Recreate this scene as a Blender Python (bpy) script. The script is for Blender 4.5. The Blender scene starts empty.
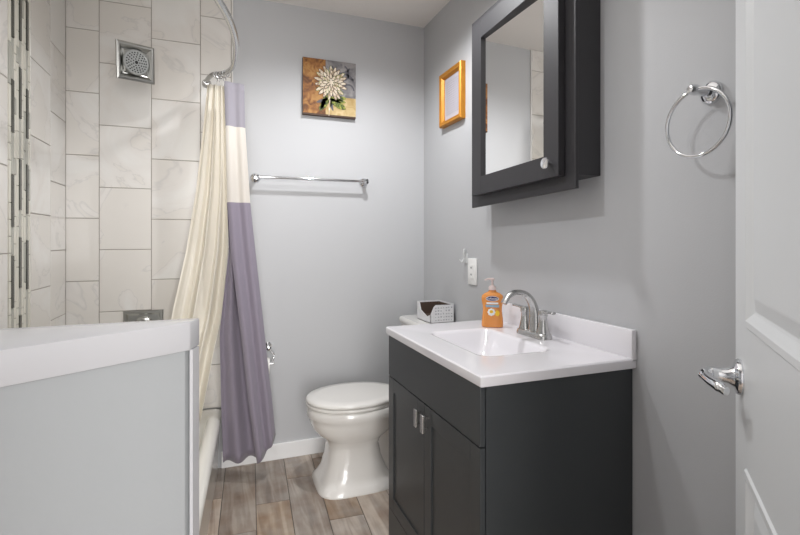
import bpy, bmesh, math, random
from mathutils import Vector, Matrix
random.seed(7)
PI = math.pi
sc = bpy.context.scene
C = sc.collection

# ------------------------------------------------------------ camera
cam_d = bpy.data.cameras.new('camera'); cam = bpy.data.objects.new('camera', cam_d); C.objects.link(cam)
cam.location = (0, 0, 1.22)
cam.rotation_euler = (PI/2, 0, -math.radians(20.7))
cam_d.sensor_width = 36; cam_d.lens = 473/800*36
cam_d.shift_y = -27.5/800
cam_d.clip_start = 0.02
sc.camera = cam
# ------------------------------------------------------------ world, lamps, added fill lights, exposure
w = bpy.data.worlds.new('world'); sc.world = w; w.use_nodes = True
w.node_tree.nodes['Background'].inputs[0].default_value = (0.95, 0.97, 1.0, 1)
w.node_tree.nodes['Background'].inputs[1].default_value = 0.6
def area(name, loc, rot, sx, sy, power, col):
    l = bpy.data.lights.new(name, 'AREA'); l.shape = 'RECTANGLE'; l.size = sx; l.size_y = sy
    l.energy = power; l.color = col
    o = bpy.data.objects.new(name, l); C.objects.link(o); o.location = loc; o.rotation_euler = rot
    return o
area('hallway_fill', (0.20, -2.6, 1.25), (PI/2, 0, 0), 1.7, 2.3, 78, (1.0, 0.98, 0.965))  # added fill from behind the camera through the doorway, no hallway lamp known
lp = bpy.data.lights.new('ceiling_bulb', 'SPOT'); lp.spot_size = math.radians(158); lp.spot_blend = .7; lp.energy = 34; lp.shadow_soft_size = 0.035; lp.color = (0.98, 0.985, 1.0)
lo = bpy.data.objects.new('ceiling_bulb', lp); C.objects.link(lo); lo.location = (0.66, 1.90, 2.45)
lp2 = bpy.data.lights.new('shower_bulb', 'SPOT'); lp2.spot_size = math.radians(168); lp2.spot_blend = .7; lp2.energy = 14; lp2.shadow_soft_size = 0.04; lp2.color = (0.98, 0.985, 1.0)
lo2 = bpy.data.objects.new('shower_bulb', lp2); C.objects.link(lo2); lo2.location = (-0.05, 1.40, 2.38)
area('ceiling_fill', (0.35, 1.05, 2.53), (0, 0, 0), 1.3, 1.6, 3, (1.0, 0.97, 0.94))  # added overhead fill that evens out the room, not a fixture
sc.view_settings.view_transform = 'Standard'; sc.view_settings.look = 'None'
sc.view_settings.gamma = 1; sc.view_settings.exposure = 0.68
sc.view_settings.use_curve_mapping = False

# ------------------------------------------------------------ helpers
def srgb(r, g, b):
    f = lambda c: (c/255/12.92) if c/255 <= .04045 else ((c/255+.055)/1.055)**2.4
    return (f(r), f(g), f(b), 1)
def mat(name, col, rough=.5, metal=0, spec=.5, coat=0, trans=0, bump=0, bscale=40, var=0, vscale=5, sheen=0, ior=1.45, alpha=1):
    m = bpy.data.materials.new(name); m.use_nodes = True
    n = m.node_tree.nodes; L = m.node_tree.links; b = n['Principled BSDF']
    b.inputs['Base Color'].default_value = col
    b.inputs['Roughness'].default_value = rough; b.inputs['Metallic'].default_value = metal
    b.inputs['Specular IOR Level'].default_value = spec; b.inputs['Coat Weight'].default_value = coat
    b.inputs['Coat Roughness'].default_value = .08
    b.inputs['Transmission Weight'].default_value = trans; b.inputs['IOR'].default_value = ior
    b.inputs['Sheen Weight'].default_value = sheen; b.inputs['Alpha'].default_value = alpha
    tc = n.new('ShaderNodeTexCoord')
    if var:
        t = n.new('ShaderNodeTexNoise'); t.inputs['Scale'].default_value = vscale; t.inputs['Detail'].default_value = 4
        L.new(tc.outputs['Object'], t.inputs['Vector'])
        mx = n.new('ShaderNodeMix'); mx.data_type = 'RGBA'
        mx.inputs['A'].default_value = tuple(c*(1-var) for c in col[:3])+(1,)
        mx.inputs['B'].default_value = tuple(min(1, c*(1+var)) for c in col[:3])+(1,)
        L.new(t.outputs['Fac'], mx.inputs['Factor']); L.new(mx.outputs['Result'], b.inputs['Base Color'])
    if bump:
        t = n.new('ShaderNodeTexNoise'); t.inputs['Scale'].default_value = bscale; t.inputs['Detail'].default_value = 3
        L.new(tc.outputs['Object'], t.inputs['Vector'])
        bp = n.new('ShaderNodeBump'); bp.inputs['Strength'].default_value = bump; bp.inputs['Distance'].default_value = .002
        L.new(t.outputs['Fac'], bp.inputs['Height']); L.new(bp.outputs['Normal'], b.inputs['Normal'])
    return m

PAINT = mat('grey_paint', srgb(188, 189, 191), .55, bump=.15, bscale=220)
CEIL = mat('ceiling_paint', srgb(234, 230, 226), .8)
TRIMW = mat('white_trim_paint', srgb(238, 238, 238), .35)
DOORW = mat('white_door_paint', srgb(222, 224, 225), .32, bump=.08, bscale=150)
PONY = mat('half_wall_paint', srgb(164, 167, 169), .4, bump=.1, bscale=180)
CAPW = mat('half_wall_cap_paint', srgb(190, 190, 193), .25, coat=.3)
GROUT = mat('grout', srgb(158, 152, 144), .9)
FGROUT = mat('floor_grout', srgb(104, 98, 92), .9)
PORC = mat('porcelain', srgb(232, 230, 226), .12, coat=.6)
SEATP = mat('seat_plastic', srgb(230, 228, 224), .22, coat=.3)
TUBM = mat('tub_enamel', srgb(246, 244, 236), .2, coat=.5)
DARK = mat('charcoal_cabinet_paint', srgb(58, 61, 63), .38, var=.06, vscale=9)
DARKM = mat('charcoal_mirror_frame_paint', srgb(54, 53, 56), .5)
GAPM = mat('shadow_gap', srgb(20, 20, 22), .8)
CHROME = mat('chrome', (.76, .77, .79, 1), .07, 1)
NICKEL = mat('brushed_nickel', (.52, .52, .51, 1), .27, 1)
STEEL = mat('satin_steel', (.42, .42, .40, 1), .28, 1)
MIRROR = mat('mirror_glass', (.93, .93, .92, 1), .005, 1)
COUNTER = mat('cultured_marble', srgb(236, 234, 238), .14, coat=.6)
GOLD = mat('gold_frame', srgb(190, 128, 38), .42, .3, var=.2, vscale=30)
PAPER = mat('printed_paper', srgb(186, 182, 190), .6)
INK = mat('ink', srgb(120, 116, 124), .8)
PLATE = mat('switch_plastic', srgb(240, 240, 238), .3)
CLEAR = mat('clear_plastic', srgb(244, 246, 246), .15, trans=.3, ior=1.35)
SOAP = mat('orange_soap', srgb(254, 172, 92), .12, trans=.3, coat=.5, ior=1.35)
PUMP = mat('pump_plastic', srgb(238, 220, 216), .3, trans=.3)
NAVY = mat('navy_print', srgb(36, 32, 96), .4)
WHITEP = mat('white_print', srgb(246, 246, 244), .4)
SKYP = mat('pale_blue_print', srgb(150, 178, 196), .4)
YELP = mat('yellow_print', srgb(245, 200, 50), .4)
CARD = mat('grey_printed_card', srgb(222, 222, 224), .6, var=.12, vscale=60)
CARDP = mat('card_pattern', srgb(168, 168, 174), .6)
BROWN = mat('brown_card_inside', srgb(78, 62, 52), .8)
BLACKR = mat('black_rubber', srgb(24, 24, 24), .6)
TISSUE = mat('white_paper_roll', srgb(238, 236, 232), .9)
DKMOS = mat('dark_glass_mosaic', srgb(52, 55, 48), .15)
GRMOS = mat('grey_green_glass_mosaic', srgb(172, 172, 163), .15)
LTMOS = mat('pale_stone_mosaic', srgb(214, 211, 200), .35)
GLASSD = mat('frosted_lamp_glass', srgb(250, 248, 244), .4, trans=.9)
FABP = mat('purple_curtain_fabric', srgb(145, 137, 151), .75, sheen=.3, bump=.25, bscale=400)
FABT = mat('lavender_grey_curtain_fabric', srgb(158, 154, 163), .75, sheen=.2, bump=.25, bscale=400)
FABW = mat('white_curtain_fabric', srgb(230, 225, 218), .75, bump=.25, bscale=400)

def translucent(m, f, col):
    n = m.node_tree.nodes; L = m.node_tree.links
    b = n['Principled BSDF']; o = n['Material Output']
    t = n.new('ShaderNodeBsdfTranslucent'); t.inputs[0].default_value = col
    x = n.new('ShaderNodeMixShader'); x.inputs[0].default_value = f
    L.new(b.outputs[0], x.inputs[1]); L.new(t.outputs[0], x.inputs[2]); L.new(x.outputs[0], o.inputs[0])
translucent(FABP, .12, srgb(120, 105, 135)); translucent(FABT, .15, srgb(150, 145, 160)); translucent(FABW, .3, srgb(232, 226, 214))
LINER = mat('cream_vinyl_liner', srgb(252, 248, 238), .4)
translucent(LINER, .35, srgb(252, 246, 232))

def marble(name):
    m = mat(name, srgb(222, 216, 209), .2, coat=.3)
    n = m.node_tree.nodes; L = m.node_tree.links; b = n['Principled BSDF']
    tc = [x for x in n if x.type == 'TEX_COORD'][0]
    at = n.new('ShaderNodeAttribute'); at.attribute_name = 'tint'
    ad = n.new('ShaderNodeVectorMath'); ad.operation = 'MULTIPLY_ADD'
    ad.inputs[1].default_value = (9, 9, 9)
    L.new(at.outputs['Color'], ad.inputs[0]); L.new(tc.outputs['Object'], ad.inputs[2])
    t = n.new('ShaderNodeTexNoise'); t.inputs['Scale'].default_value = 2.6; t.inputs['Detail'].default_value = 5
    t.inputs['Distortion'].default_value = 1.0
    L.new(ad.outputs[0], t.inputs['Vector'])
    r = n.new('ShaderNodeValToRGB'); e = r.color_ramp.elements
    e[0].position = .40; e[0].color = srgb(215, 211, 205)
    e[1].position = .60; e[1].color = srgb(222, 220, 216)
    a = e.new(.491); a.color = srgb(216, 212, 206)
    a = e.new(.5); a.color = srgb(205, 202, 198)
    a = e.new(.509); a.color = srgb(217, 213, 208)
    L.new(t.outputs['Fac'], r.inputs[0]); L.new(r.outputs[0], b.inputs['Base Color'])
    return m
MARBLE = marble('marble_look_tile')

def planks():
    m = mat('wood_look_plank_tile', srgb(150, 135, 120), .35)
    n = m.node_tree.nodes; L = m.node_tree.links; b = n['Principled BSDF']
    tc = [x for x in n if x.type == 'TEX_COORD'][0]
    at = n.new('ShaderNodeAttribute'); at.attribute_name = 'tint'
    sp = n.new('ShaderNodeSeparateColor'); L.new(at.outputs['Color'], sp.inputs[0])
    ad = n.new('ShaderNodeVectorMath'); ad.operation = 'MULTIPLY_ADD'; ad.inputs[1].default_value = (5, 9, 3)
    L.new(at.outputs['Color'], ad.inputs[0]); L.new(tc.outputs['Object'], ad.inputs[2])
    mp = n.new('ShaderNodeMapping'); mp.inputs['Scale'].default_value = (26, 2.2, 1); L.new(ad.outputs[0], mp.inputs[0])
    g = n.new('ShaderNodeTexNoise'); g.inputs['Scale'].default_value = 1.0; g.inputs['Detail'].default_value = 6; g.inputs['Distortion'].default_value = .6
    L.new(mp.outputs[0], g.inputs['Vector'])
    c = n.new('ShaderNodeTexNoise'); c.inputs['Scale'].default_value = 7; c.inputs['Detail'].default_value = 4
    L.new(ad.outputs[0], c.inputs['Vector'])
    r1 = n.new('ShaderNodeValToRGB'); e = r1.color_ramp.elements
    e[0].position = .34; e[0].color = srgb(124, 108, 96); e[1].position = .66; e[1].color = srgb(196, 184, 170)
    a = e.new(.5); a.color = srgb(160, 144, 129)
    L.new(g.outputs['Fac'], r1.inputs[0])
    r2 = n.new('ShaderNodeValToRGB'); e = r2.color_ramp.elements
    e[0].position = .35; e[0].color = srgb(122, 98, 80); e[1].position = .65; e[1].color = srgb(176, 172, 166)
    L.new(c.outputs['Fac'], r2.inputs[0])
    mx = n.new('ShaderNodeMix'); mx.data_type = 'RGBA'; mx.inputs['Factor'].default_value = .45
    L.new(r1.outputs[0], mx.inputs['A']); L.new(r2.outputs[0], mx.inputs['B'])
    hs = n.new('ShaderNodeHueSaturation')
    mr = n.new('ShaderNodeMapRange'); mr.inputs['To Min'].default_value = .95; mr.inputs['To Max'].default_value = 1.38
    L.new(sp.outputs[0], mr.inputs['Value']); L.new(mr.outputs[0], hs.inputs['Value'])
    ms = n.new('ShaderNodeMapRange'); ms.inputs['To Min'].default_value = .85; ms.inputs['To Max'].default_value = 1.5
    L.new(sp.outputs[1], ms.inputs['Value']); L.new(ms.outputs[0], hs.inputs['Saturation'])
    L.new(mx.outputs['Result'], hs.inputs['Color']); L.new(hs.outputs[0], b.inputs['Base Color'])
    return m
PLANK = planks()

def speckle(name, c0, c1, c2, scale):
    m = mat(name, c0, .6); n = m.node_tree.nodes; L = m.node_tree.links; b = n['Principled BSDF']
    tc = [x for x in n if x.type == 'TEX_COORD'][0]
    t = n.new('ShaderNodeTexNoise'); t.inputs['Scale'].default_value = scale; t.inputs['Detail'].default_value = 5; t.inputs['Distortion'].default_value = 1
    L.new(tc.outputs['Object'], t.inputs['Vector'])
    r = n.new('ShaderNodeValToRGB'); e = r.color_ramp.elements
    e[0].position = .36; e[0].color = c0; e[1].position = .64; e[1].color = c2
    a = e.new(.5); a.color = c1
    L.new(t.outputs['Fac'], r.inputs[0]); L.new(r.outputs[0], b.inputs['Base Color'])
    return m
P_OR = speckle('painted_ochre', srgb(96, 56, 22), srgb(142, 92, 42), srgb(172, 126, 68), 26)
P_GR = speckle('painted_grey', srgb(104, 102, 104), srgb(126, 123, 124), srgb(146, 142, 140), 22)
P_CR = speckle('painted_sand', srgb(170, 142, 88), srgb(188, 164, 114), srgb(200, 178, 134), 22)
P_BR = mat('painted_umber', srgb(70, 48, 34), .6)
P_DG = mat('painted_slate', srgb(88, 86, 92), .6)
P_PET = speckle('painted_cream_petal', srgb(158, 134, 108), srgb(208, 192, 168), srgb(226, 216, 198), 40)
P_GN = speckle('painted_leaf', srgb(44, 56, 22), srgb(92, 104, 36), srgb(160, 162, 70), 60)

def wm(o):
    m = Matrix.Identity(4)
    while o is not None:
        m = o.matrix_basis @ m; o = o.parent
    return m
def obj(name, bm, m, parent=None, smooth=False, local=False, label=None):
    bmesh.ops.recalc_face_normals(bm, faces=bm.faces)
    me = bpy.data.meshes.new(name); bm.to_mesh(me); bm.free()
    ms = m if isinstance(m, (list, tuple)) else [m]
    for x in ms: me.materials.append(x)
    if smooth:
        for p in me.polygons: p.use_smooth = True
        me.set_sharp_from_angle(angle=math.radians(smooth if smooth is not True else 40))
    o = bpy.data.objects.new(name, me); C.objects.link(o)
    if parent is not None:
        o.parent = parent
        if not local: me.transform(wm(parent).inverted())
    elif not local:
        xs = [v.co for v in me.vertices]
        c = Vector(((min(v.x for v in xs)+max(v.x for v in xs))/2, (min(v.y for v in xs)+max(v.y for v in xs))/2, min(v.z for v in xs)))
        me.transform(Matrix.Translation(-c)); o.location = c
    if label: o['label'] = label
    return o
def tag(o, label, cat, group=None):
    o['label'] = label; o['category'] = cat
    if group: o['group'] = group
    return o
def thing(name, label, cat, loc, rotz=0, group=None):
    o = bpy.data.objects.new(name, None); C.objects.link(o); o.empty_display_size = .05
    o.location = loc; o.rotation_euler = (0, 0, rotz)
    return tag(o, label, cat, group)
def struct(name, bm, m, parent=None, **k):
    o = obj(name, bm, m, parent, **k)
    if parent is None: o['kind'] = 'structure'
    return o
def BM(): return bmesh.new()
def box(bm, x0, x1, y0, y1, z0, z1, bev=0, mi=0, seg=2, M=None):
    t = bmesh.new(); bmesh.ops.create_cube(t, size=1)
    for v in t.verts:
        v.co = Vector((x0+(v.co.x+.5)*(x1-x0), y0+(v.co.y+.5)*(y1-y0), z0+(v.co.z+.5)*(z1-z0)))
    if bev: bmesh.ops.bevel(t, geom=t.edges[:], offset=bev, segments=seg, affect='EDGES', profile=.5)
    merge(bm, t, mi, M)
def merge(bm, t, mi=0, M=None):
    if M is not None: t.transform(M)
    vm = {v: bm.verts.new(v.co) for v in t.verts}
    out = []
    for f in t.faces:
        try: g = bm.faces.new([vm[v] for v in f.verts]); g.material_index = mi if mi is not None else f.material_index; out.append(g)
        except ValueError: pass
    t.free(); return out
def loft(bm, rings, c0=True, c1=True, mi=0, closed=True):
    vs = [[bm.verts.new(p) for p in r] for r in rings]
    n = len(rings[0])
    for a, b in zip(vs, vs[1:]):
        for i in range(n if closed else n-1):
            j = (i+1) % n
            f = bm.faces.new((a[i], a[j], b[j], b[i])); f.material_index = mi
    if c0: bm.faces.new(vs[0][::-1]).material_index = mi
    if c1: bm.faces.new(vs[-1]).material_index = mi
def frame(d, up=Vector((0, 0, 1))):
    d = d.normalized()
    if abs(d.dot(up)) > .98: up = Vector((1, 0, 0))
    x = d.cross(up).normalized(); y = x.cross(d).normalized()
    return x, y
def tube(bm, pts, r, n=14, mi=0, sx=1, sy=1, up=Vector((0, 0, 1))):
    pts = [Vector(p) for p in pts]
    rr = r if isinstance(r, (list, tuple)) else [r]*len(pts)
    rings = []
    for i, p in enumerate(pts):
        d = pts[min(i+1, len(pts)-1)]-pts[max(i-1, 0)]
        x, y = frame(d, up)
        rings.append([p+x*math.cos(2*PI*k/n)*rr[i]*sx+y*math.sin(2*PI*k/n)*rr[i]*sy for k in range(n)])
    loft(bm, rings, mi=mi)
def lathe(bm, prof, origin, axis=(0, 0, 1), n=28, mi=0, sx=1, sy=1, up=Vector((0, 0, 1))):
    o = Vector(origin); a = Vector(axis).normalized(); x, y = frame(a, up)
    loft(bm, [[o+a*h+x*math.cos(2*PI*k/n)*max(r, 1e-5)*sx+y*math.sin(2*PI*k/n)*max(r, 1e-5)*sy for k in range(n)] for r, h in prof], mi=mi)
def torus(bm, c, R, r, ax_u, ax_v, n=48, m=12):
    c = Vector(c); u = Vector(ax_u); v = Vector(ax_v); w_ = u.cross(v)
    rings = []
    for i in range(n):
        a = 2*PI*i/n; d = u*math.cos(a)+v*math.sin(a)
        rings.append([c+d*R+d*math.cos(2*PI*k/m)*r+w_*math.sin(2*PI*k/m)*r for k in range(m)])
    rings.append(rings[0])
    vs = [[bm.verts.new(p) for p in q] for q in rings[:-1]]
    for i in range(n):
        a = vs[i]; b = vs[(i+1) % n]
        for k in range(m): bm.faces.new((a[k], a[(k+1) % m], b[(k+1) % m], b[k]))
def smoothpath(P, k=6):
    P = [Vector(p) for p in P]; out = []
    for i in range(len(P)-1):
        p0 = P[max(i-1, 0)]; p1 = P[i]; p2 = P[i+1]; p3 = P[min(i+2, len(P)-1)]
        for j in range(k):
            t = j/k
            out.append(.5*((2*p1)+(p2-p0)*t+(2*p0-5*p1+4*p2-p3)*t*t+(-p0+3*p1-3*p2+p3)*t**3))
    out.append(P[-1]); return out
def rrect(cx, cy, hx, hy, r, z, k=6):
    out = []
    for (sx, sy, a0) in ((1, 1, 0), (-1, 1, PI/2), (-1, -1, PI), (1, -1, 1.5*PI)):
        for j in range(k+1):
            a = a0+PI/2*j/k
            out.append(Vector((cx+sx*(hx-r)+r*math.cos(a), cy+sy*(hy-r)+r*math.sin(a), z)))
    return out
def prism(bm, poly, z0, z1, bev=0, mi=0):
    t = bmesh.new()
    b = [t.verts.new((x, y, z0)) for x, y in poly]; u = [t.verts.new((x, y, z1)) for x, y in poly]
    n = len(poly); t.faces.new(b[::-1]); t.faces.new(u)
    for i in range(n): t.faces.new((b[i], b[(i+1) % n], u[(i+1) % n], u[i]))
    if bev: bmesh.ops.bevel(t, geom=t.edges[:], offset=bev, segments=2, affect='EDGES', profile=.5)
    merge(bm, t, mi)
def text(name, s, size, M, m, parent, extrude=.0003):
    cu = bpy.data.curves.new(name, 'FONT'); cu.body = s; cu.size = size; cu.extrude = extrude
    cu.align_x = 'CENTER'; cu.align_y = 'CENTER'
    t = bpy.data.objects.new('tmp', cu); C.objects.link(t)
    dg = bpy.context.evaluated_depsgraph_get()
    me = bpy.data.meshes.new_from_object(t.evaluated_get(dg)); bpy.data.objects.remove(t)
    me.name = name; me.transform(M); me.materials.clear(); me.materials.append(m)
    o = bpy.data.objects.new(name, me); C.objects.link(o)
    if parent: o.parent = parent; me.transform(wm(parent).inverted())
    return o

XL, XR, YB, ZC, HY = -.712, 1.184, 2.71, 2.545, .10   # left wall, right wall, back wall, ceiling, doorway wall
# ------------------------------------------------------------ structure
# floor of wood-look planks
b = BM(); lay = b.loops.layers.color.new('tint')
def plank(x0, x1, y0, y1):
    t = bmesh.new(); bmesh.ops.create_cube(t, size=1)
    for v in t.verts: v.co = Vector((x0+(v.co.x+.5)*(x1-x0), y0+(v.co.y+.5)*(y1-y0), -.006+(v.co.z+.5)*.006))
    c = (random.random(), random.random(), random.random(), 1)
    for f in merge(b, t, 0):
        for l in f.loops: l[lay] = c
W = .152
joint = {-1: 2.07, 0: 2.27, 1: 2.47, 2: 2.05, 3: 2.33}
for k in range(-8, 11):
    x0 = .139+W*k; x1 = x0+W-.0035
    j = joint.get(k, 2.0+.19*((k*2) % 3)); y = j-.61*9
    while y < YB+.3:
        if y+.61 > -3.2: plank(x0, x1, y+.003, y+.61)
        y += .61
pv = Vector((.139, 2.05, 0))
b.transform(Matrix.Translation(pv) @ Matrix.Rotation(math.radians(-3.2), 4, 'Z') @ Matrix.Translation(-pv))
for co, no in (((XL, 0, 0), (-1, 0, 0)), ((XR, 0, 0), (1, 0, 0)), ((0, -3.0, 0), (0, -1, 0)), ((0, YB, 0), (0, 1, 0))):
    bmesh.ops.bisect_plane(b, geom=b.verts[:]+b.edges[:]+b.faces[:], plane_co=co, plane_no=no, clear_outer=True)
box(b, XL-.1, XR+.1, -3.0, YB+.1, -.06, -.003, mi=1)
struct('floor', b, [PLANK, FGROUT])
b = BM(); box(b, XL-.1, XR+.1, -3.0, YB+.1, ZC, ZC+.08); struct('ceiling', b, CEIL)
b = BM(); box(b, XL-.1, XR+.1, YB, YB+.1, 0, ZC); struct('wall_back', b, PAINT)
b = BM(); box(b, XR, XR+.1, -3.0, YB, 0, ZC); struct('wall_right', b, PAINT)
b = BM(); box(b, XL-.1, XL, -3.0, YB, 0, ZC); struct('wall_left', b, PAINT)
b = BM(); box(b, XL, -.27, HY, .205, 0, ZC); box(b, .535, XR, HY, .205, 0, ZC); box(b, -.27, .535, HY, .205, 2.06, ZC)
struct('wall_front', b, PAINT)
b = BM(); box(b, .0, .98, YB-.014, YB, 0, .088, bev=.003); struct('baseboard_back', b, TRIMW)
b = BM(); box(b, XR-.014, XR, 1.87, 2.14, 0, .088, bev=.003); box(b, XR-.014, XR, .76, 1.08, 0, .088, bev=.003); struct('baseboard_right', b, TRIMW)

# marble-look tile on the end wall and the long wall of the shower
def tile(b, lay, lo, hi, axis, z0, z1, face, back):
    t = bmesh.new(); bmesh.ops.create_cube(t, size=1)
    for v in t.verts:
        a = lo+(v.co.x+.5)*(hi-lo); d = back+(v.co.y+.5)*(face-back); z = z0+(v.co.z+.5)*(z1-z0)
        v.co = Vector((a, d, z)) if axis == 'x' else Vector((d, a, z))
    bmesh.ops.recalc_face_normals(t, faces=t.faces)
    bmesh.ops.bevel(t, geom=t.edges[:], offset=.0012, segments=1, affect='EDGES')
    c = (random.random(), random.random(), random.random(), 1)
    for f in merge(b, t, 0):
        for l in f.loops: l[lay] = c
TH = .307; GAP = .0035
def column(b, lay, lo, hi, axis, typ, face, back, zmin=.33):
    z = (2.245 if typ == 1 else 2.0915)+TH*2
    while z > zmin:
        z1 = min(z, ZC-.002); z0 = max(z-TH+GAP, zmin)
        if z1-z0 > .01: tile(b, lay, lo, hi-GAP, axis, z0, z1, face, back)
        z -= TH
b = BM(); lay = b.loops.layers.color.new('tint')
YF = YB-.012
box(b, XL, .052, YF+.0025, YB-.0005, .33, ZC-.001, mi=1)
for lo, hi, ty in ((XL+.012, -.56, 1), (-.56, -.331, 2), (-.331, -.101, 1), (-.101, .052, 2)): column(b, lay, lo, hi, 'x', ty, YF, YB-.004)
struct('trim_1', b, [MARBLE, GROUT])
b = BM(); lay = b.loops.layers.color.new('tint')
XF = XL+.012
box(b, XL+.0005, XF-.0025, 1.12, YF, .33, ZC-.001, mi=1)
column(b, lay, 2.485, YF, 'y', 2, XF, XL+.004); column(b, lay, 2.25, 2.485, 'y', 1, XF, XL+.004)
yy = 2.04; ty = 2
while yy > 1.2:
    lo = max(yy-.23, 1.12); column(b, lay, lo, yy, 'y', ty, XF, XL+.004); yy -= .23; ty = 3-ty
struct('trim_2', b, [MARBLE, GROUT])
# vertical mosaic strip
b = BM(); box(b, XL+.0005, XF-.003, 2.042, 2.246, .33, ZC-.001, mi=3)
ncol = 9; cw = .202/ncol
for i in range(ncol):
    z = .33+random.random()*.04
    y0 = 2.043+i*cw
    dark = i in (1, 4, 7); k = i
    while z < ZC-.02:
        h = random.choice((.06, .10, .15)) if not dark else (.19 if k % 2 else random.choice((.10, .15)))
        z1 = min(z+h, ZC-.002)
        mi = (0 if k % 2 else 1) if dark else random.choice((1, 2, 2, 2))
        box(b, XL+.004, XF+(.001 if mi else .003), y0, y0+cw-.0025, z, z1-.003, mi=mi)
        z = z1; k += 1
struct('trim_3', b, [DKMOS, GRMOS, LTMOS, GROUT])
b = BM(); box(b, .052, .060, YB-.015, YB-.0005, .33, ZC-.001, bev=.002); struct('trim_4', b, mat('tile_edge_trim', srgb(222, 220, 216), .4))

# angled half wall at the foot of the tub with its cap
P1 = (-.0624, 1.102); P2 = (-.045, 1.155); YL = 1.102-.649*(.7115-.0624)
b = BM()
n = Vector((.649, -1)).normalized()*-.008
poly = [(P1[0]+n.x-.006, P1[1]+n.y), (P2[0]-.008, P2[1]-.008), (-.7115, P2[1]-.008), (-.7115, YL+.010)]
prism(b, poly, 0, .984, bev=.0015); hw = struct('wall_shower', b, PONY)
b = BM(); q = (P1[0]+.001, P1[1]+.012)
prism(b, [(q[0]-.0025, q[1]-.0005), (q[0]+.004, q[1]-.0015), (P2[0]-.001, P2[1]-.010), (P2[0]-.0075, P2[1]-.009)], 0, .984)
struct('trim_5', b, CAPW)
b = BM(); prism(b, [P1, P2, (-.7115, P2[1]), (-.7115, YL)], .984, 1.045, bev=.0035); struct('trim_6', b, CAPW, smooth=30)

# ------------------------------------------------------------ bathtub
tub = thing('bathtub', 'cream white alcove bathtub with plain apron behind the angled half wall', 'bathtub', (-.37, 1.92, 0))
b = BM(); cx, cy, hx, hy = -.362, 1.9245, .324, .7725
R = lambda dx, dy, r, z: rrect(cx, cy, hx-dx, hy-dy, r, z)
loft(b, [R(.022, .012, .02, 0), R(.012, .006, .02, .27), R(.004, .001, .02, .28), R(0, 0, .02, .305), R(.006, .004, .022, .322), R(.02, .015, .03, .33),
         R(.047, .05, .08, .33), R(.060, .066, .09, .318), R(.09, .11, .1, .2), R(.12, .17, .12, .09), R(.16, .25, .13, .07)], mi=0)
for v in b.verts: v.co.x += (.045+.066*(v.co.y-2.69))*max(0, (v.co.x-(cx-hx))/(2*hx))
obj('tub_shell', b, TUBM, tub, smooth=45)
b = BM(); lathe(b, [(.03, 0), (.034, .002), (.02, .004), (.001, .004)], (-.36, 2.3, .071)); obj('drain', b, CHROME, tub, smooth=True)

# ------------------------------------------------------------ shower fittings
sh = thing('shower_fixture', 'square brushed metal shower head with round nozzle pattern high on the tile', 'shower head', (-.36, YF, 2.06))
b = BM()
M = Matrix.Translation((-.357, 2.40, 2.015)) @ Matrix.Rotation(math.radians(8), 4, 'X') @ Matrix.Rotation(math.radians(32), 4, 'Z') @ Matrix.Scale(.88, 4)
def sq(s, y): return [M @ Vector((x*s, y, z*s)) for x, z in ((-1, -1), (1, -1), (1, 1), (-1, 1))]
loft(b, [sq(.03, .035), sq(.05, .028), sq(.088, .014), sq(.092, .010), sq(.092, .0), sq(.084, -.004), sq(.078, -.004), sq(.062, .009), sq(.056, .010), sq(.05, .004)])
obj('head_plate', b, STEEL, sh)
b = BM(); lathe(b, [(.051, 0), (.055, .003), (.0555, .006), (.052, .009), (.001, .0095)], M @ Vector((0, .005, 0)), M.to_3x3() @ Vector((0, -1, 0)), n=40)
fp = obj('spray_face', b, mat('grey_spray_face', srgb(150, 152, 150), .35, .4), sh, smooth=True)
b = BM()
for rr, nn in ((.016, 7), (.027, 12), (.038, 17), (.048, 22)):
    for i in range(nn):
        a = 2*PI*i/nn; c = M @ Vector((rr*math.cos(a), -.0045, rr*math.sin(a)))
        lathe(b, [(.0034, 0), (.0030, .0015), (.0005, .0018)], c, M.to_3x3() @ Vector((0, -1, 0)), n=8)
lathe(b, [(.008, 0), (.007, .0015), (.0005, .0018)], M @ Vector((0, -.0045, 0)), M.to_3x3() @ Vector((0, -1, 0)), n=14)
obj('nozzles', b, BLACKR, fp)
b = BM(); tube(b, smoothpath([(-.36, YF, 2.10), (-.36, YF-.06, 2.105), (-.362, YF-.16, 2.08), M @ Vector((0, .033, 0))]), .0105); obj('shower_arm', b, STEEL, sh, smooth=True)
b = BM(); lathe(b, [(.032, 0), (.032, .004), (.02, .012), (.012, .014)], (-.36, YF, 2.10), (0, -1, 0)); obj('flange', b, STEEL, sh, smooth=True)

vt = thing('shower_valve', 'square brushed metal shower valve plate low on the tile below the shower head', 'valve', (-.367, YF, .775))
b = BM(); Mv = Matrix.Translation((-.367, YF, .775))
def sv(s, y): return [Mv @ Vector((x*s, y, z*s)) for x, z in ((-1, -1), (1, -1), (1, 1), (-1, 1))]
loft(b, [sv(.09, 0), sv(.09, -.006), sv(.084, -.011), sv(.076, -.011), sv(.068, -.006), sv(.01, -.006)])
obj('escutcheon', b, STEEL, vt)
b = BM(); lathe(b, [(.045, 0), (.042, .006), (.03, .012), (.027, .05), (.024, .055), (.001, .056)], (-.367, YF-.006, .79), (0, -1, 0)); obj('hub', b, STEEL, vt, smooth=True)
b = BM(); box(b, -.377, -.357, YF-.062, YF-.05, .70, .80, bev=.004); obj('lever', b, STEEL, vt, smooth=True)

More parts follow.
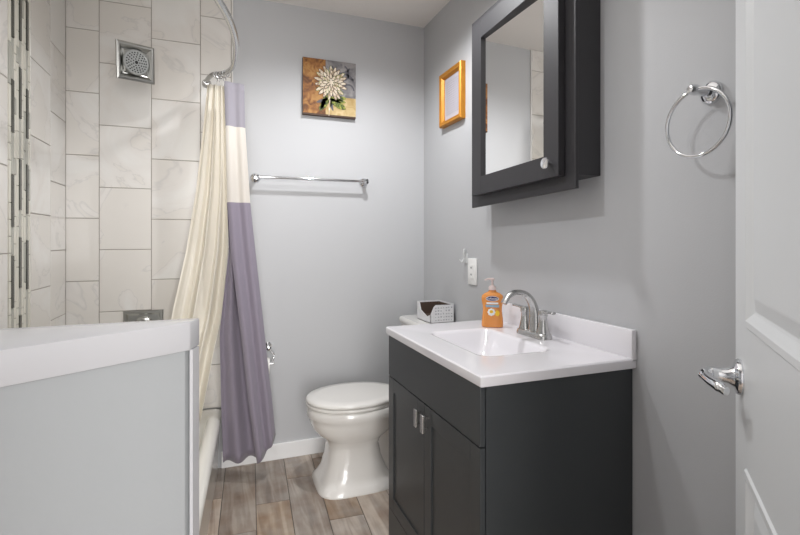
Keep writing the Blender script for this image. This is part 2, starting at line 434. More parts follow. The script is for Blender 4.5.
# ------------------------------------------------------------ curtain rod, hooks, curtain and liner
rod = thing('curtain_rod', 'curved chrome shower curtain rod reaching from the back wall over the tub', 'curtain rod', (-.09, YF, 2.05))
rp = smoothpath([(-.072, YF, 2.045), (-.068, 2.66, 2.055), (-.042, 2.61, 2.068), (.004, 2.575, 2.066), (.046, 2.43, 2.05), (.060, 2.245, 2.05), (.046, 2.00, 2.05), (-.010, 1.75, 2.05), (-.14, 1.40, 2.05), (-.37, 1.10, 2.05), (XF, .93, 2.05)], 8)
cut = 44
b = BM(); tube(b, rp[:cut+1], .0115); obj('rod_end_tube', b, NICKEL, rod, smooth=True)
b = BM(); tube(b, rp[cut:], .0145); obj('rod_tube', b, NICKEL, rod, smooth=True)
b = BM(); lathe(b, [(.024, 0), (.024, .004), (.019, .012), (.014, .018), (.0125, .026)], (-.072, YF, 2.045), (0, -1, 0)); obj('flange', b, NICKEL, rod, smooth=True)
b = BM(); lathe(b, [(.03, 0), (.03, .005), (.02, .014), (.016, .02)], (XL, .93, 2.05), (1, 0, 0)); obj('flange', b, CHROME, rod, smooth=True)

LY = -.075
D = lambda u: (.3535+.9354*(u-400)/473, .9354-.3535*(u-400)/473)
def at(u, v, y):      # the point of the room at depth y that the photograph shows at u, v
    dx, dy = D(u); t = y/dy
    return Vector((dx*t, y, 1.22+(240-v)/473*t))
def table(tb, z):
    # tb rows sorted by falling z: (z, values...)
    for a, c in zip(tb, tb[1:]):
        if z >= c[0]:
            f = (a[0]-z)/(a[0]-c[0]); f = min(max(f, 0), 1)
            return [p+(q-p)*f for p, q in zip(a[1:], c[1:])]
    return list(tb[-1][1:])
# outer curtain: z, back-layer left x, crease x, front-layer right x
def X(u, y): dx, dy = D(u); return dx/dy*y
yc = 2.47
rows = []
for v, ul, uc, ur, yy in ((85, 224, 224.5, 244, 2.46), (128, 225.5, 226, 245, 2.46), (203, 227, 227.5, 250, 2.46), (250, 229, 231, 255, 2.46), (332, 219.5, 241, 264, 2.47), (400, 221, 248.5, 271, 2.49), (462, 223, 257, 275, 2.50)):
    z = at(240, v, yy).z
    rows.append((z, X(ul, yy), X(uc, yy-.03), X(ur, yy), yy))
ztop = rows[0][0]; zbot = rows[-1][0]
z_w1 = at(236, 128, 2.46).z; z_w2 = at(238, 203, 2.46).z
def curtain_ring(z):
    xl, xc, xr, yy = table(rows, z)
    s = (ztop-z)/(ztop-zbot)
    pts = []
    nb, nf = 26, 34
    # back layer from its left edge to past the crease, then fold back to the crease and go to the right edge
    xe = xc+(xr-xc)*.25
    for i in range(nb):
        f = i/(nb-1); x = xl+(xe-xl)*f
        am = .004+.020*s
        pts.append(Vector((x, yy+.012+.018*s+am*math.sin(f*PI*3.2+.6)-.02*(1-f)*s, z)))
    for i in range(nf):
        f = i/(nf-1); x = xc+(xr-xc)*f
        am = .004+.012*s
        y = yy-.035-.012*s+am*math.sin(f*PI*3.4+PI*.9)+.02*f
        pts.append(Vector((x, y, z)))
    return pts
zs = []
def seg(a, c, k): return [a+(c-a)*i/k for i in range(k)]
zs = seg(ztop, z_w1, 6)+seg(z_w1, z_w2, 8)+seg(z_w2, zbot, 30)+[zbot]
b = BM(); grid = []
for z in zs:
    r = curtain_ring(z)
    s = max(0, (.6-z)/.6)
    nr = []
    for i, p in enumerate(r):
        q = p.copy()
        if z <= zs[-1]+.4:   # hem rises towards the right end
            f = max(0, (i-26)/33); k = 1-(z-zs[-1])/.4
            q.z += (f**1.5)*.115*k+(.004*math.sin(i*.45))*k
        nr.append(b.verts.new(q))
    grid.append(nr)
for a in range(len(grid)-1):
    mi = 0 if a < 6 else (1 if a < 14 else 2)
    for i in range(len(grid[0])-1):
        f = b.faces.new((grid[a][i], grid[a][i+1], grid[a+1][i+1], grid[a+1][i])); f.material_index = mi
cur = obj('shower_curtain', b, [FABT, FABW, FABP], smooth=80)
mo = cur.modifiers.new('solid', 'SOLIDIFY'); mo.thickness = .0015
tag(cur, 'purple shower curtain with a white band hanging gathered outside the tub', 'shower curtain')
# liner inside the tub
lrows = []
for v, ul, ur, yy in ((85, 207.5, 225, 2.575), (128, 203, 227, 2.57), (190, 196, 229, 2.56), (250, 186, 228, 2.55), (310, 172, 223, 2.53), (350, 165, 214, 2.50), (404, 158, 203.5, 2.46), (420, 156, 200.5, 2.45)):
    lrows.append((at(215, v, yy).z, X(ul, yy), X(ur, yy), yy))
b = BM(); grid = []; nz = 44; z0, z1 = lrows[0][0], lrows[-1][0]
for k in range(nz+1):
    z = z0+(z1-z0)*k/nz; xl, xr, yy = table(lrows, z); s = k/nz; row = []
    for i in range(70):
        f = i/69
        am = .007+.015*s
        y = yy+am*math.sin(f*PI*2*3.5+.4+s*.8)+.005*math.sin(f*37+s*3)+.02*s*math.sin(f*9)
        row.append(b.verts.new((xl+(xr-xl)*(f+.018*math.sin(f*22)*math.sin(PI*f)), y, z)))
    grid.append(row)
for a in range(nz):
    for i in range(69): b.faces.new((grid[a][i], grid[a][i+1], grid[a+1][i+1], grid[a+1][i]))
lin = obj('shower_liner', b, LINER, smooth=80)
mo = lin.modifiers.new('solid', 'SOLIDIFY'); mo.thickness = .001
tag(lin, 'cream translucent liner hanging in folds inside the tub', 'curtain liner')
# hooks
hk = None
for i, q in enumerate((27, 25, 22, 20)):
    p = rp[q]
    if hk is None:
        b = BM(); torus(b, (0, 0, 0), .017, .0018, (1, 0, 0), (0, 0, 1), 28, 8)
        tube(b, [(0, 0, -.017), (0, -.004, -.026), (0, 0, -.034)], .002, 8)
        hk = obj('curtain_hook', b, CHROME, smooth=True, local=True); h = hk
    else:
        h = hk.copy(); C.objects.link(h)
    h.location = (p.x, p.y, p.z-.004); h.rotation_euler = (0, 0, .15*i)
    tag(h, 'small chrome curtain ring on the rod above the gathered curtain', 'curtain hook', 'curtain rings on the rod')

# ------------------------------------------------------------ towel bar on the back wall
tb = thing('towel_bar', 'long chrome towel bar on the back wall below the flower picture', 'towel bar', (.48, YB, 1.56))
for x in (.175, .79):
    b = BM(); lathe(b, [(.027, 0), (.027, .004), (.022, .010), (.012, .014), (.011, .05), (.014, .055), (.016, .066), (.014, .076), (.001, .078)], (x, YB, 1.56), (0, -1, 0))
    obj('post', b, CHROME, tb, smooth=True)
b = BM(); tube(b, [(.175, YB-.065, 1.56), (.79, YB-.065, 1.56)], .008); obj('bar', b, CHROME, tb, smooth=True)
# toilet paper holder
tp = thing('toilet_paper_holder', 'chrome paper holder on the back wall half behind the purple curtain', 'paper holder', (.2, YB, .60))
b = BM(); lathe(b, [(.022, 0), (.022, .004), (.01, .010), (.009, .07), (.012, .075), (.001, .078)], (.240, YB, .635), (0, -1, 0)); obj('post', b, CHROME, tp, smooth=True)
b = BM(); tube(b, smoothpath([(.240, YB-.066, .635), (.266, YB-.068, .60), (.264, YB-.07, .575), (.262, YB-.07, .552)]), .006); obj('arm', b, CHROME, tp, smooth=True)
b = BM(); tube(b, [(.264, YB-.07, .552), (.18, YB-.07, .552)], .006); obj('roller', b, CHROME, tp, smooth=True)
b = BM(); lathe(b, [(.019, 0), (.042, 0), (.042, .075), (.019, .075), (.018, .07), (.018, .005)], (.168, YB-.07, .541), (1, 0, 0), n=32)
tag(obj('toilet_roll', b, TISSUE, smooth=True), 'white toilet roll on the holder beside the curtain', 'toilet roll')

# ------------------------------------------------------------ flower picture
px0, px1, pz0, pz1 = .430, .737, 1.930, 2.252
pic = thing('canvas_picture', 'square canvas painting of a cream flower on ochre and grey', 'picture', (.583, YB, pz0))
b = BM(); box(b, px0, px1, YB-.026, YB-.0005, pz0, pz1, mi=0)
obj('canvas_edge', b, P_BR, pic)
b = BM(); yf = YB-.0268
def quad(b, x0, x1, z0, z1, y, mi):
    f = b.faces.new([b.verts.new((px0+(px1-px0)*x, y, pz0+(pz1-pz0)*z)) for x, z in ((x0, z0), (x1, z0), (x1, z1), (x0, z1))]); f.material_index = mi
def pip(b, pts, y, mi):
    f = b.faces.new([b.verts.new((px0+(px1-px0)*x, y, pz0+(pz1-pz0)*z)) for x, z in pts]); f.material_index = mi
quad(b, .0, .42, .03, 1, yf, 0); quad(b, .42, 1, .36, 1, yf, 1); quad(b, .42, 1, .03, .36, yf, 2); quad(b, 0, 1, 0, .03, yf, 4)
# slate scrolls in the grey field
for cx_, cz_, a0, a1, rr in ((.80, .62, .2, 2.8, .16), (.93, .80, 2.0, 5.0, .10), (.70, .95, 3.4, 5.6, .16), (.86, .50, 0, 3, .10), (.72, .80, 5.2, 7.4, .14)):
    k = 12
    for i in range(k):
        A = a0+(a1-a0)*i/k; B = a0+(a1-a0)*(i+1)/k; w0 = .016
        P = [(cx_+math.cos(A)*(rr-w0), cz_+math.sin(A)*(rr-w0)), (cx_+math.cos(A)*(rr+w0), cz_+math.sin(A)*(rr+w0)), (cx_+math.cos(B)*(rr+w0), cz_+math.sin(B)*(rr+w0)), (cx_+math.cos(B)*(rr-w0), cz_+math.sin(B)*(rr-w0))]
        P = [(min(x, .995), min(z, .995)) for x, z in P]
        pip(b, P, yf-.0002, 5)
obj('painted_ground', b, [P_OR, P_GR, P_CR, P_GR, P_BR, P_DG], pic)
b = BM(); fc = (.52, .60)
def petal(c, ang, r0, r1, wd, y, mi):
    ca, sa = math.cos(ang), math.sin(ang); P = []
    for t, s in ((0, .3), (.3, .8), (.65, 1), (.9, .6), (1, 0), (.9, -.6), (.65, -1), (.3, -.8), (0, -.3)):
        d = r0+(r1-r0)*t; P.append((c[0]+ca*d-sa*wd*s, c[1]+sa*d+ca*wd*s))
    pip(b, P, y, mi)
k = 0
for ring, (nn, r0, r1, wd) in enumerate(((19, .12, .31, .024), (15, .08, .235, .024), (11, .03, .16, .022), (6, 0, .085, .016))):
    for i in range(nn):
        k += 1; a = 2*PI*i/nn+ring*.2+random.uniform(-.08, .08); e = random.uniform(-.02, .015)
        petal(fc, a, r0, r1+e+.009, wd+.011, yf-.0008-.0006*ring-.00001*k, 3 if k % 3 else 4)
        petal(fc, a, r0, r1+e, wd, yf-.0010-.0006*ring-.00001*k, 0)
for a, l, w_, c in ((-2.2, .34, .06, (.50, .36)), (-.45, .34, .065, (.50, .30)), (.1, .3, .045, (.52, .32)), (-1.9, .26, .04, (.42, .36)), (-2.8, .22, .03, (.45, .30)), (-.1, .26, .035, (.55, .30)), (-1.5, .2, .03, (.50, .36)), (-1.2, .26, .03, (.47, .34))):
    petal(c, a, -.06, l, w_, yf-.0006, 2 if a in (-2.8, -1.2) else 1)
petal((.5, .36), -1.62, 0, .36, .012, yf-.0007, 0)
obj('painted_flower', b, [P_PET, P_GN, P_DG, P_BR, P_GN], pic)

# ------------------------------------------------------------ gold framed print on the right wall
gf = thing('framed_print', 'small gold-framed page of writing on the grey wall left of the mirror', 'framed print', (XR, 2.30, 1.85))
y0, y1, z0, z1 = 2.172, 2.428, 1.852, 2.150
b = BM()
def fr(x, o): return [Vector((x, y0+o, z0+o)), Vector((x, y1-o, z0+o)), Vector((x, y1-o, z1-o)), Vector((x, y0+o, z1-o))]
loft(b, [fr(XR-.0005, 0), fr(XR-.026, 0), fr(XR-.032, .006), fr(XR-.026, .018), fr(XR-.028, .024), fr(XR-.014, .034), fr(XR-.002, .034)], c0=False, c1=False)
obj('frame', b, GOLD, gf)
b = BM(); box(b, XR-.010, XR-.001, y0+.030, y1-.030, z0+.030, z1-.030); pg = obj('page', b, PAPER, gf)
b = BM(); z = z1-.06
while z > z0+.055:
    y = y1-.055
    while y > y0+.06:
        l = random.uniform(.01, .03); y2 = max(y-l, y0+.055)
        box(b, XR-.0106, XR-.0098, y2, y, z-.0022, z); y = y2-.006
    z -= .0125
obj('writing', b, INK, pg)

# ------------------------------------------------------------ mirror cabinet (hung a touch out of level)
SH = .032
mc = thing('mirror_cabinet', 'charcoal framed mirror cabinet hung on the grey wall above the vanity', 'mirror cabinet', (XR, 1.578, 1.38))
def shear(bm):
    for v in bm.verts: v.co.z += (1.238-v.co.y)*SH
    return bm
ya, yb_, za, zb = 1.238, 1.919, 1.389, 2.234
b = BM(); box(b, 1.092, XR-.0005, ya+.001, yb_-.001, za+.045, zb-.03, bev=.0015); obj('body', shear(b), DARKM, mc)
b = BM(); box(b, 1.0785, 1.092, ya, yb_, za, zb, bev=.0015); obj('face_plate', shear(b), DARKM, mc)
dy0, dy1, dz0, dz1 = ya+.049, yb_-.051, za+.047, zb-.043
dr = None
b = BM(); s_ = .078; xf, xb = 1.0495, 1.0765
box(b, xf, xb, dy0, dy0+s_, dz0, dz1, bev=.0012); box(b, xf, xb, dy1-s_, dy1, dz0, dz1, bev=.0012)
box(b, xf, xb, dy0+s_, dy1-s_, dz0, dz0+s_, bev=.0012); box(b, xf, xb, dy0+s_, dy1-s_, dz1-s_, dz1, bev=.0012)
dr = obj('door', shear(b), DARKM, mc)
b = BM(); box(b, xf+.021, xb-.001, dy0+s_-.006, dy1-s_+.006, dz0+s_-.006, dz1-s_+.006)
for v in b.verts: v.co.x += .004-.028*(v.co.y-dy0-s_)
obj('mirror', shear(b), MIRROR, dr, label='clear mirror glass set into the charcoal door')
b = BM(); lathe(b, [(.005, 0), (.005, .018), (.018, .021), (.0195, .024), (.0185, .028), (.001, .0295)], (xf, 1.325, 1.480), (-1, 0, 0)); obj('knob', b, CHROME, dr, smooth=True, label='round chrome knob')

# ------------------------------------------------------------ vanity
van = thing('vanity_cabinet', 'charcoal two-door vanity cabinet under the white sink top', 'vanity cabinet', (.91, 1.467, 0))
vx0, vx1, vy0, vy1 = .665, XR-.004, 1.105, 1.850
b = BM()
box(b, vx0, vx1, vy0, vy0+.018, .0, .829, bev=.001)       # near side
box(b, vx0, vx1, vy1-.018, vy1, .0, .829, bev=.001)
box(b, vx0+.001, vx0+.02, vy0+.018, vy1-.018, .10, .829)
box(b, vx1-.012, vx1, vy0+.018, vy1-.018, .05, .829)
box(b, vx0+.02, vx1-.012, vy0+.018, vy1-.018, .10, .116)
obj('carcass', b, DARK, van)
b = BM()                                                   # shaped plinth rail with bracket feet
t = bmesh.new(); pts = [(vy0+.001, .001), (vy0+.05, .001), (vy0+.07, .03), (vy0+.1, .055), (vy1-.1, .055), (vy1-.07, .03), (vy1-.05, .001), (vy1-.001, .001), (vy1-.001, .118), (vy0+.001, .118)]
loft(t, [[Vector((vx0-.016, y, z)) for y, z in pts], [Vector((vx0-.001, y, z)) for y, z in pts]]); merge(b, t)
obj('plinth', b, DARK, van)
fx0, fx1 = .648, .664
b = BM(); box(b, fx0, fx1, vy0+.003, vy1-.003, .664, .826, bev=.0015); obj('false_drawer_front', b, DARK, van)
ymid = 1.482
for (a, c, hy_) in ((vy0+.003, ymid-.0015, ymid-.031), (ymid+.0015, vy1-.003, ymid+.027)):
    b = BM(); s_ = .055; zz0, zz1 = .122, .660
    box(b, fx0, fx1, a, a+s_, zz0, zz1, bev=.001); box(b, fx0, fx1, c-s_, c, zz0, zz1, bev=.001)
    box(b, fx0, fx1, a+s_, c-s_, zz0, zz0+s_, bev=.001); box(b, fx0, fx1, a+s_, c-s_, zz1-s_, zz1, bev=.001)
    box(b, fx0+.005, fx1-.002, a+s_-.002, c-s_+.002, zz0+s_-.002, zz1-s_+.002)
    d = obj('door', b, DARK, van)
    b = BM(); box(b, fx0-.024, fx0-.014, hy_-.0115, hy_+.0115, .575, .636, bev=.0015)
    for zz in (.584, .620): box(b, fx0-.015, fx0+.0005, hy_-.004, hy_+.004, zz, zz+.007)
    obj('handle', b, NICKEL, d, label='nickel rectangular pull')

top = thing('sink_countertop', 'white cultured marble sink top with backsplash on the charcoal vanity', 'sink top', (.91, 1.463, .83))
b = BM()
bx0, bx1, by0, by1 = .640, XR-.001, 1.091, 1.862
sx, sy, hx, hy = .888, 1.480, .130, .205
def RR(x0, x1, y0, y1, r, z): return rrect((x0+x1)/2, (y0+y1)/2, (x1-x0)/2, (y1-y0)/2, r, z, 8)
ZT = .860
rings = [RR(bx0+.03, bx1-.03, by0+.03, by1-.03, .01, .830), RR(bx0+.002, bx1, by0+.002, by1-.002, .004, .830), RR(bx0, bx1, by0, by1, .004, .834), RR(bx0, bx1, by0, by1, .004, ZT-.004), RR(bx0+.004, bx1, by0+.004, by1-.004, .004, ZT)]
for ex, z, r in ((.012, ZT, .05), (.004, ZT-.0006, .048), (0, ZT-.003, .045), (-.006, ZT-.012, .04), (-.018, ZT-.05, .045), (-.045, ZT-.098, .05), (-.075, ZT-.112, .05), (-.11, ZT-.116, .015)):
    rings.append(rrect(sx, sy, hx+ex, hy+ex*1.2, r, z, 8))
loft(b, rings, c0=False)
obj('countertop', b, COUNTER, top, smooth=35)
b = BM(); box(b, bx1-.020, bx1, by0, by1, ZT-.012, .947, bev=.004); obj('backsplash', b, COUNTER, top, smooth=35)
b = BM(); lathe(b, [(.022, 0), (.025, .002), (.02, .004), (.016, .002), (.001, .0035)], (sx+.01, sy, ZT-.115)); obj('drain', b, CHROME, top, smooth=True, label='round chrome drain')

# faucet
fa = thing('faucet', 'brushed nickel two-handle faucet with high arc spout behind the basin', 'faucet', (1.085, 1.484, ZT))
fxc, fyc = 1.098, 1.484
b = BM(); loft(b, [rrect(fxc, fyc, .030, .085, .025, ZT+.0005), rrect(fxc, fyc, .030, .085, .025, ZT+.008), rrect(fxc, fyc, .026, .081, .022, ZT+.018), rrect(fxc, fyc, .022, .077, .02, ZT+.021)])
obj('base', b, NICKEL, fa, smooth=50)
sp = smoothpath([(fxc, fyc, ZT+.018), (fxc+.002, fyc, ZT+.07), (fxc-.004, fyc, ZT+.115), (fxc-.032, fyc, ZT+.154), (fxc-.076, fyc, ZT+.167), (fxc-.112, fyc, ZT+.154), (fxc-.132, fyc, ZT+.128)], 6)
rr = [.024-.013*min(1, i/(len(sp)-1)*1.5)+.002*(i/(len(sp)-1)) for i in range(len(sp))]
b = BM(); tube(b, sp, rr, 18, up=Vector((0, 1, 0)), sx=.8, sy=1.15); obj('spout', b, NICKEL, fa, smooth=50)
for s in (1, -1):
    yh = fyc+s*.055
    b = BM(); lathe(b, [(.024, 0), (.0235, .006), (.018, .03), (.0145, .05), (.014, .066), (.017, .070), (.0175, .082), (.014, .089), (.001, .091)], (fxc, yh, ZT+.014)); h = obj('handle', b, NICKEL, fa, smooth=40)
    b = BM(); tube(b, smoothpath([(fxc, yh, ZT+.092), (fxc-.002, yh+s*.025, ZT+.099), (fxc-.004, yh+s*.05, ZT+.101), (fxc-.006, yh+s*.068, ZT+.102)], 4), [.009]*6+[.008]*5+[.009, .007], 12, sx=1.1, sy=.55); obj('lever', b, NICKEL, h, smooth=40)

# soap bottle
so = thing('soap_bottle', 'orange liquid soap bottle with pale pump standing at the sink corner', 'soap bottle', (1.052, 1.700, ZT), math.radians(-32))
b = BM()
prof = [(.030, .0), (.0385, .002), (.0395, .010), (.0375, .04), (.0345, .065), (.0350, .085), (.0385, .105), (.040, .120), (.037, .131), (.028, .139), (.018, .145), (.0145, .150), (.014, .154)]
loft(b, [[Vector((math.copysign(abs(math.cos(a))**.75, math.cos(a))*r*(1.13 if r > .02 else 1), math.copysign(abs(math.sin(a))**.75, math.sin(a))*min(r*.62, .022 if r > .02 else r), h+.0005)) for a in [2*PI*k/36 for k in range(36)]] for r, h in prof])
bt = obj('bottle', b, SOAP, so, smooth=50, local=True)
b = BM(); lathe(b, [(.0155, .1535), (.016, .164), (.012, .170), (.005, .172), (.0045, .192), (.009, .193), (.0095, .2), (.004, .203), (.001, .203)], (0, 0, 0)); 
tube(b, [(0, 0, .198), (-.016, -.004, .199), (-.032, -.008, .194)], [.0045, .004, .003], 10); obj('pump', b, PUMP, so, smooth=40, local=True, label='pale translucent pump top')
lb = BM()
def oval(b, cx, cz, rx, rz, y, mi, n=28):
    f = b.faces.new([b.verts.new((cx+rx*math.cos(2*PI*k/n), y, cz+rz*math.sin(2*PI*k/n))) for k in range(n)]); f.material_index = mi
oval(lb, 0, .1195, .0265, .0105, -.0232, 1); oval(lb, 0, .1195, .0245, .0088, -.0234, 0)
f = lb.faces.new([lb.verts.new((x, -.0232, z)) for x, z in ((-.026, .084), (.026, .084), (.028, .094), (-.028, .094))]); f.material_index = 2
f = lb.faces.new([lb.verts.new((x, -.0232, z)) for x, z in ((-.024, .097), (.024, .097), (.024, .104), (-.024, .104))]); f.material_index = 1
for i in range(8):
    a = 2*PI*i/8; oval(lb, -.004+.010*math.cos(a), .064+.010*math.sin(a), .006, .006, -.0232-.00005*i, 1, 12)
oval(lb, -.004, .066, .0075, .0065, -.0238, 3); oval(lb, .020, .060, .009, .012, -.0231, 3)
lab = obj('label', lb, [NAVY, WHITEP, SKYP, YELP], so, local=True)
Mt = wm(so) @ Matrix.Translation((0, -.0237, .1195)) @ Matrix.Rotation(PI/2, 4, 'X')
text('lettering', 'Softsoap', .0125, Mt, WHITEP, lab)

# ------------------------------------------------------------ wall plate and the clear plug-in
sw = thing('wall_plate', 'white outlet plate on the grey wall behind the sink corner', 'wall plate', (XR, 2.095, .99))
b = BM(); box(b, XR-.007, XR-.0003, 2.050, 2.138, .995, 1.128, bev=.003); obj('plate', b, PLATE, sw, smooth=30)
b = BM(); box(b, XR-.0105, XR-.006, 2.078, 2.110, 1.028, 1.096, bev=.0015); rk = obj('receptacle', b, PLATE, sw)
for zz in (1.042, 1.076):
    for ys in (2.088, 2.098):
        b = BM(); box(b, XR-.0112, XR-.0103, ys, ys+.003, zz, zz+.009); obj('slot', b, BLACKR, rk, label='black slot')
hk2 = thing('plastic_hook', 'small clear plastic hook stuck to the wall above the outlet plate', 'hook', (XR, 2.165, 1.10))
b = BM(); box(b, XR-.004, XR-.0003, 2.145, 2.185, 1.10, 1.150, bev=.0018); obj('back_plate', b, CLEAR, hk2, smooth=40)
b = BM(); tube(b, smoothpath([(XR-.003, 2.165, 1.145), (XR-.010, 2.16, 1.168), (XR-.018, 2.155, 1.170), (XR-.02, 2.155, 1.155), (XR-.018, 2.16, 1.13), (XR-.025, 2.165, 1.108), (XR-.034, 2.168, 1.112), (XR-.036, 2.168, 1.122)], 5), .0045, 10); obj('hook_arm', b, CLEAR, hk2, smooth=True)

# ------------------------------------------------------------ toilet
to = thing('toilet', 'white elongated toilet with closed lid between the vanity and the back wall', 'toilet', (.8, 2.365, 0))
TY = 2.352
def egg(xf, xb, hw, z, pw=2.2, n=40, bias=.0):
    out = []; c = (xf+xb)/2; h = (xb-xf)/2
    for k in range(n):
        a = 2*PI*k/n; ca, sa = math.cos(a), math.sin(a)
        x = c+h*math.copysign(abs(ca)**(2/pw), ca)
        f = (x-xf)/(xb-xf); wsc = 1-bias*(1-f)**2 if bias else 1
        out.append(Vector((x, TY+hw*math.copysign(abs(sa)**(2/pw), sa)*wsc, z)))
    return out
b = BM()
loft(b, [egg(.434, .83, .176, 0, 4), egg(.434, .83, .176, .010, 4), egg(.448, .82, .158, .03, 3.5), egg(.474, .79, .140, .075, 3.3), egg(.492, .765, .128, .14, 3.1), egg(.498, .755, .124, .20, 2.9),
         egg(.494, .765, .128, .222, 2.6), egg(.478, .785, .139, .240, 2.4), egg(.447, .82, .159, .262, 2.25), egg(.424, .85, .173, .290, 2.15), egg(.410, .875, .181, .322, 2.1), egg(.405, .885, .184, .345, 2.1), egg(.397, .89, .188, .352, 2.1), egg(.398, .89, .187, .388, 2.1), egg(.405, .885, .181, .396, 2.1)])
# trapway, foot and tank shelf
loft(b, [egg(.70, 1.06, .145, 0, 5), egg(.70, 1.06, .145, .02, 5), egg(.70, 1.03, .085, .05, 3), egg(.66, 1.02, .075, .16, 3), egg(.66, 1.06, .09, .28, 3), egg(.70, 1.12, .12, .36, 3), egg(.72, 1.14, .13, .39, 4)])
obj('bowl', b, PORC, to, smooth=50)
b = BM(); loft(b, [egg(.397, .86, .183, .3975, 2.1), egg(.393, .862, .187, .401, 2.1), egg(.393, .862, .187, .410, 2.1), egg(.398, .86, .183, .4135, 2.1)]); obj('seat', b, SEATP, to, smooth=50)
b = BM(); loft(b, [egg(.397, .87, .183, .4165, 2.1), egg(.393, .872, .187, .421, 2.1), egg(.394, .872, .186, .430, 2.1), egg(.402, .868, .179, .437, 2.1), egg(.45, .83, .14, .441, 2.1)]); obj('lid', b, SEATP, to, smooth=50)
b = BM(); loft(b, [rrect(1.075, TY, .085, .195, .03, .392), rrect(1.073, TY, .092, .208, .03, .43), rrect(1.070, TY, .098, .218, .03, .744)]); obj('tank', b, PORC, to, smooth=40)
b = BM(); loft(b, [rrect(1.068, TY, .104, .226, .03, .746), rrect(1.068, TY, .107, .229, .03, .752), rrect(1.068, TY, .107, .229, .03, .770), rrect(1.068, TY, .099, .221, .03, .780)]); obj('tank_lid', b, PORC, to, smooth=40)

# open carton on the tank
cb = thing('tissue_carton', 'small grey patterned carton with its top torn open on the toilet tank', 'carton', (1.1, 2.375, .78))
cx0, cx1, cy0, cy1, cz0, cz1 = 1.030, 1.168, 2.270, 2.455, .781, .878
b = BM(); th = .0025
box(b, cx0, cx1, cy0, cy1, cz0, cz0+th); box(b, cx0, cx1, cy1-th, cy1, cz0, cz1); box(b, cx1-th, cx1, cy0, cy1, cz0, cz1)
# left side with a dip towards the camera, near side with a torn corner
t = bmesh.new(); loft(t, [[Vector((x, y, z)) for y, z in ((cy0, cz0), (cy1, cz0), (cy1, cz1), (cy1-.035, cz1), (cy1-.055, cz0+.055), (cy0+.05, cz0+.03), (cy0, cz0+.045))] for x in (cx0, cx0+th)]); merge(b, t)
t = bmesh.new(); loft(t, [[Vector((x, y, z)) for x, z in ((cx0, cz0), (cx1, cz0), (cx1, cz1-.004), (cx0+.03, cz1-.002), (cx0+.018, cz1-.012), (cx0, cz0+.045))] for y in (cy0, cy0+th)]); merge(b, t)
obj('carton_sides', b, CARD, cb)
b = BM(); box(b, cx0+.003, cx1-.003, cy0+.003, cy1-.003, cz0+.003, cz0+.024); 
box(b, cx0+.003, cx1-.003, cy1-.0050, cy1-.003, cz0+.02, cz1-.008); box(b, cx1-.0050, cx1-.003, cy0+.003, cy1-.005, cz0+.02, cz1-.008)
obj('carton_inside', b, BROWN, cb, label='dark brown inside of the carton')
b = BM()
for i in range(7):
    for j in range(5):
        if random.random() < .8:
            x = cx0+.026+i*.0155; z = cz0+.012+j*.016
            box(b, x, x+random.uniform(.004, .010), cy0-.0006, cy0+.0004, z, z+random.uniform(.003, .008))
obj('printed_marks', b, CARDP, cb)

# ------------------------------------------------------------ towel ring
tr = thing('towel_ring', 'chrome towel ring on the right wall beside the open door', 'towel ring', (XR, .857, 1.6))
b = BM(); lathe(b, [(.030, 0), (.030, .005), (.025, .012), (.014, .016), (.012, .02)], (XR, .857, 1.600), (-1, 0, 0)); obj('flange', b, CHROME, tr, smooth=True)
b = BM(); lathe(b, [(.0125, 0), (.0125, .04), (.0135, .044), (.013, .056), (.009, .064), (.001, .066)], (XR-.016, .857, 1.600), (-1, 0, 0)); obj('post', b, CHROME, tr, smooth=True)
b = BM(); torus(b, (XR-.064, .850, 1.5155), .0845, .0048, (0, 1, 0), (0, 0, 1), 72, 12); obj('ring', b, CHROME, tr, smooth=True)

# ------------------------------------------------------------ open door
Pl = Vector((1.068, .719, 0)); dirv = Vector((.738, .674, 0)).normalized()
hinge = Pl-dirv*.76
door = bpy.data.objects.new('door_1', None); C.objects.link(door); door.location = (hinge.x, hinge.y, 0)
door.rotation_euler = (0, 0, math.atan2(dirv.y, dirv.x)); door['kind'] = 'structure'
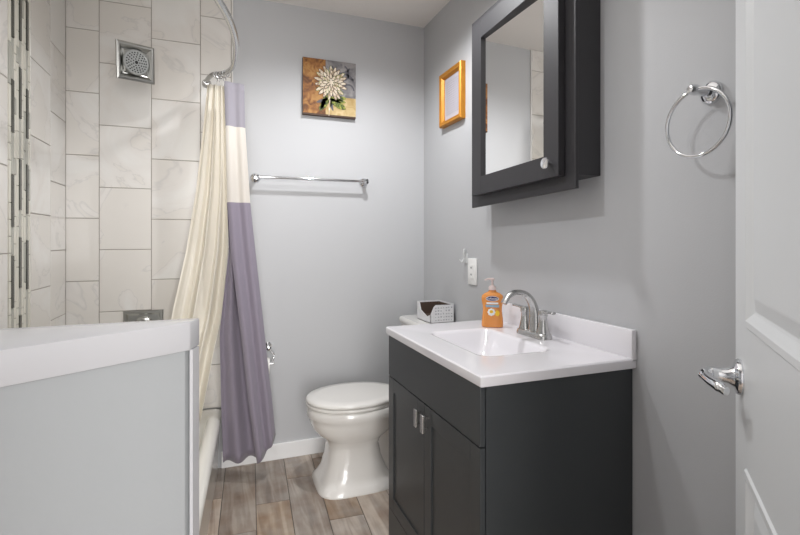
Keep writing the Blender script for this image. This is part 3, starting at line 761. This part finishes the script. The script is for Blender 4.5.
# local: x from hinge to latch, +y is the face the camera sees
DW, DT = .76, .035
b = BM(); st = .118
panels = ((1.045, 1.90), (.23, .765))
box(b, 0, DW, -DT, -.010, .01, 2.04)
box(b, 0, st, -.012, 0, .01, 2.04); box(b, DW-st, DW, -.012, 0, .01, 2.04, bev=.001)
zl = .01
for z0, z1 in ((.01, .23), (.765, 1.045), (1.90, 2.04)): box(b, st, DW-st, -.012, 0, z0, z1)
leaf = obj('door_leaf', b, DOORW, door, local=True)
for z0, z1 in panels:
    b = BM()
    def pr(o, y): return [Vector((st+o, y, z0+o)), Vector((DW-st-o, y, z0+o)), Vector((DW-st-o, y, z1-o)), Vector((st+o, y, z1-o))]
    loft(b, [pr(0, -.0005), pr(.004, .004), pr(.016, .004), pr(.020, .001), pr(.032, -.007), pr(.036, -.0085), pr(.038, -.0085), pr(.062, -.002), pr(.066, -.0015)], c0=False)
    obj('panel', b, DOORW, leaf, local=True)
hs = DW-.062
hz = .932
b = BM(); lathe(b, [(.0375, 0), (.038, .004), (.035, .009), (.022, .013), (.0155, .024), (.0145, .036)], (hs, 0, hz), (0, 1, 0), n=40)
hd = obj('door_handle', b, CHROME, door, smooth=40, local=True)
b = BM(); tube(b, smoothpath([(hs, .034, hz), (hs, .046, hz), (hs-.004, .058, hz+.001), (hs-.016, .065, hz), (hs-.045, .059, hz-.003), (hs-.072, .050, hz-.005), (hs-.088, .041, hz-.009), (hs-.094, .036, hz-.010)], 5), [.0158]*10+[.0135]*6+[.0110]*12+[.0090]*6+[.007, .003], 18, sx=.95, sy=1.0)
obj('lever', b, CHROME, hd, smooth=50, local=True)
b = BM()
for z in (.25, 1.0, 1.8): tube(b, [(-.004, .004, z), (-.004, .004, z+.09)], .006, 10)
obj('hinges', b, NICKEL, door, smooth=True, local=True)
# door casing on the room side of the doorway
b = BM(); box(b, -.335, -.27, .205, .222, 0, 2.06, bev=.002); box(b, -.335, .44, .205, .222, 2.06, 2.125, bev=.002); struct('trim_7', b, TRIMW)

# ------------------------------------------------------------ ceiling lamp (above the frame; it throws the shadows)
cl = thing('ceiling_lamp', 'nickel ceiling lamp base near the vanity and toilet', 'lamp', (.66, 1.88, ZC))
b = BM(); lathe(b, [(.09, 0), (.09, .012), (.07, .02), (.02, .025), (.016, .10)], (.66, 1.88, ZC-.0005), (0, 0, -1)); obj('lamp_base', b, NICKEL, cl, smooth=40)
cl = thing('ceiling_lamp', 'nickel ceiling lamp base above the tub edge', 'lamp', (-.05, 1.40, ZC))
b = BM(); lathe(b, [(.09, 0), (.09, .012), (.07, .02), (.02, .025), (.016, .10)], (-.05, 1.40, ZC-.0005), (0, 0, -1)); obj('lamp_base', b, NICKEL, cl, smooth=40)
